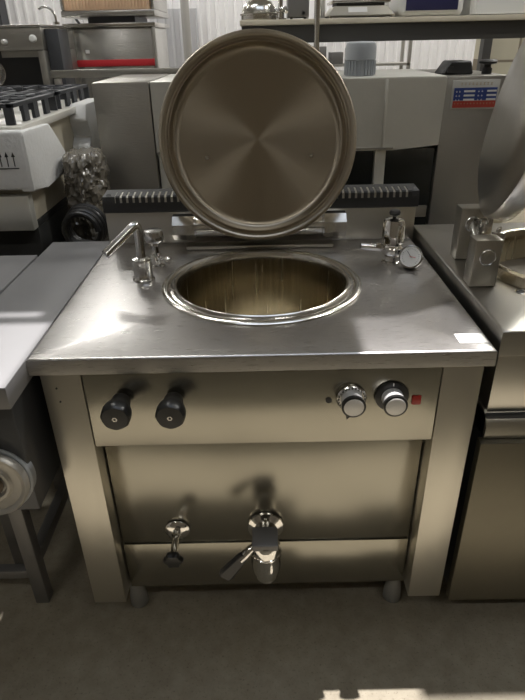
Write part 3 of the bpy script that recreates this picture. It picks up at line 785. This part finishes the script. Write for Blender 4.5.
MB().lathe([(0, 0), (.010, 0), (.008, .012), (0, .012)], (.243, 2.2395, ZT+.026), (0, -1, 0), seg=6).build('knob', 'black', gb)
pole = MB().cyl((.300, 2.12, 0), (.300, 2.12, 2.6), .0145, seg=20); pole.cyl((.300, 2.12, 0), (.300, 2.12, .012), .10)
tag(pole.build('upright_pole', 'rim'), 'thin upright steel pole rising in front of the shelf behind the lid', 'pole')
rib = MB()
for k in range(5): rib.box(.315+k*.010, .322+k*.010, 2.34, 2.44, ZT, ZT+.13, .001)
tag(rib.build('ribbed_container', 'enamel'), 'cream ribbed container on the shelf just left of the scale', 'container')
sc = thing('weighing_scale', (.525, 2.33, ZT), 'steel weighing scale with sloping base on the shelf', 'scale')
sb = MB()
def frus(mb, x0, x1, y0, y1, z0, z1, i0, i1):
    r0 = [(x0, y0, z0), (x1, y0, z0), (x1, y1, z0), (x0, y1, z0)]; r1 = [(x0+i0, y0+i1, z1), (x1-i0, y0+i1, z1), (x1-i0, y1-i1, z1), (x0+i0, y1-i1, z1)]
    mb.rings([r0, r1], cap_last=True); mb.bm.faces.new([mb.bm.verts.new(p) for p in r0])
frus(sb, .362, .695, 2.215, 2.50, ZT+.012, ZT+.052, .035, .03); sb.box(.360, .697, 2.212, 2.503, ZT+.008, ZT+.0125)
sb.build('base', 'post', sc)
for x in (.375, .68):
    for y in (2.23, 2.48): MB().cyl((x, y, ZT), (x, y, ZT+.009), .010).build('foot', 'chrome_dull', sc)
lab(MB().prism([(.465, 2.2235, ZT+.024), (.560, 2.2235, ZT+.024), (.560, 2.2405, ZT+.046), (.465, 2.2405, ZT+.046)], (0, -.001, .0008)).build('plate', 'capw', sc), 'small pale rating plate')
MB().box(.41, .65, 2.26, 2.46, ZT+.052, ZT+.066, .002).build('platform', 'beam', sc)
MB().box(.385, .675, 2.235, 2.485, ZT+.0665, ZT+.078, .003).build('pan', 'rim', sc)
bo = MB().lathe([(0, 0), (.022, 0), (.024, .01), (.024, .10), (.010, .13), (.010, .16), (0, .16)], (.722, 2.58, ZT), seg=24)
tag(bo.build('white_bottle', 'white'), 'white bottle on the shelf between scale and navy fronted container', 'bottle')
wc = thing('plastic_container', (.88, 2.35, ZT), 'white rounded container with navy front panel on the shelf', 'container')
MB().box(.720, 1.045, 2.235, 2.52, ZT, ZT+.30, .030, 5).build('body', 'white', wc)
lab(MB().box(.752, 1.012, 2.230, 2.236, ZT+.026, ZT+.27, .0025).build('front_panel', 'navy', wc), 'navy blue front panel')
wt = thing('plastic_tub', (1.25, 2.35, ZT), 'plain white plastic tub at the right end of the shelf', 'tub')
w = MB(); w.rings([[(x, y, ZT+z) for x, y in ((1.085-e, 2.235-e), (1.45+e, 2.235-e), (1.45+e, 2.55+e), (1.085-e, 2.55+e))] for z, e in ((0, -.012), (.004, 0), (.15, .008), (.155, .018), (.17, .018))], cap_last=True)
bmesh.ops.bevel(w.bm, geom=[e for e in w.bm.edges if abs(e.verts[0].co.z-e.verts[1].co.z) > .003], offset=.02, segments=3, affect='EDGES')
w.build('body', 'white', wt)

# far benches seen under the shelf
fb = thing('far_bench', (.9, 4.0, 0), 'long pale bench far behind, seen through the gap below the shelf', 'bench')
MB().box(.30, 1.55, 3.75, 4.3, 1.20, 1.235, .003).build('top', 'enamel', fb)
for x in (.34, 1.47):
    for y in (3.79, 4.22): MB().box(x, x+.04, y, y+.04, 0, 1.199).build('leg', 'pipe', fb)
fr = thing('wire_rack', (.75, 5.0, 0), 'thin grey tube rack against the back wall, seen under the shelf', 'rack')
for x in (.45, 1.02, 1.42):
    for y in (4.9, 5.2): MB().box(x, x+.03, y, y+.03, 0, 1.75).build('post', 'pipe', fr)
for z in (.7, 1.25): MB().box(.45, 1.45, 4.9, 5.23, z, z+.02).build('shelf', 'pipe', fr)
for i, (x, w_, h_, lb) in enumerate(((.50, .16, .15, 'dark grey carton on the far rack, leftmost'), (.70, .12, .10, 'low dark carton on the far rack between two others'), (.86, .13, .13, 'dark carton on the far rack, rightmost'))):
    tag(MB().box(x, x+w_, 4.95, 5.15, 1.271, 1.271+h_, .004).build('carton', 'frame'), lb, 'carton')
pl = thing('far_dish', (.95, 3.95, 1.236), 'oval steel dish lying on the far bench below the shelf', 'dish')
MB().lathe([(0, .004), (.10, .004), (.13, .016), (.135, .016), (.10, 0), (0, 0)], (.72, 3.95, 1.236), seg=40).build('dish', 'mach', pl)

# ================================================================= LIGHTS
def fill_lamp(x, y, e, label, lx=1.25, CZ=CZ):  # unseen strip lamp added for fill light and glare on the steel
    o = thing('fill_lamp', (x, y, CZ-.12), label, 'added fill lamp', 'added fill strip lamps')
    MB().box(x-lx/2, x+lx/2, y-.07, y+.07, CZ-.045, CZ-.001, .004).build('housing', 'white', o)
    MB().cyl((x-lx/2+.02, y, CZ-.075), (x+lx/2-.02, y, CZ-.075), .018, seg=14).build('tube', 'lamp', o)
    MB().box(x-lx/2, x-lx/2+.02, y-.02, y+.02, CZ-.10, CZ-.044).build('holder', 'white', o)
    MB().box(x+lx/2-.02, x+lx/2, y-.02, y+.02, CZ-.10, CZ-.044).build('holder', 'white', o)
    if CZ < 4:
        for dx in (-.4, .4): MB().cyl((x+dx, y, CZ-.002), (x+dx, y, 4.199), .005, seg=8).build('hanger', 'pipe', o)
    ld = bpy.data.lights.new('fill_light', 'AREA'); ld.shape = 'RECTANGLE'; ld.size = lx; ld.size_y = .12; ld.energy = e; ld.color = (1, .985, .94)
    l = bpy.data.objects.new('fill_light', ld); COL.objects.link(l); l.location = (x, y, CZ-.105)
    return o
LB = 'unseen white strip lamp added under the hall ceiling as fill light'
for (x, y, e) in ((-2.6, 5.7, 32), (4.2, 5.0, 40), (-2.8, 3.2, 7), (2.8, 3.2, 25), (-1.2, 1.6, 19), (2.4, 1.2, 32), (-1.6, -2.4, 7), (1.6, -2.4, 5.5)):
    fill_lamp(x, y, e, LB)
for (x, y, e) in ((-1.5, 5.35, 5), (0.1, 5.35, 5), (1.7, 5.35, 5)):  # added out of view to brighten the back wall
    o = fill_lamp(x, y, e, 'unseen strip lamp added low in front of the back wall to brighten it', CZ=2.75)
    o['group'] = 'added low hanging fill lamps'

sd = bpy.data.lights.new('sun', 'SUN'); sd.energy = 5.5; sd.angle = math.radians(.53); sd.color = (1, .96, .95)
so = bpy.data.objects.new('sun', sd); COL.objects.link(so)
so.rotation_euler = Vector((.1, .205, 1)).to_track_quat('Z', 'Y').to_euler()

w = bpy.data.worlds.new('world'); SC.world = w; w.use_nodes = True
bg = w.node_tree.nodes['Background']; bg.inputs['Color'].default_value = (.78, .86, 1, 1); bg.inputs['Strength'].default_value = 1.5

# ================================================================= CAMERA
cam = bpy.data.cameras.new('camera'); co = bpy.data.objects.new('camera', cam); COL.objects.link(co)
f, pitch, yaw, roll = 564.863, math.radians(28.738), math.radians(-.060), math.radians(-1.2416)
Fv = Vector((math.sin(yaw)*math.cos(pitch), math.cos(yaw)*math.cos(pitch), -math.sin(pitch)))
Rv = Vector((math.cos(yaw), -math.sin(yaw), 0)); Uv = Rv.cross(Fv)
R2 = Rv*math.cos(roll)+Uv*math.sin(roll); U2 = Uv*math.cos(roll)-Rv*math.sin(roll)
co.matrix_world = Matrix(((R2.x, U2.x, -Fv.x, .00332), (R2.y, U2.y, -Fv.y, -1.0533), (R2.z, U2.z, -Fv.z, 1.48367), (0, 0, 0, 1)))
cam.sensor_fit = 'VERTICAL'; cam.sensor_height = 24; cam.lens = f*24/700; cam.clip_start = .05
SC.camera = co
vs = SC.view_settings; vs.view_transform = 'Standard'; vs.look = 'None'; vs.gamma = 1; vs.use_curve_mapping = False; vs.exposure = .6
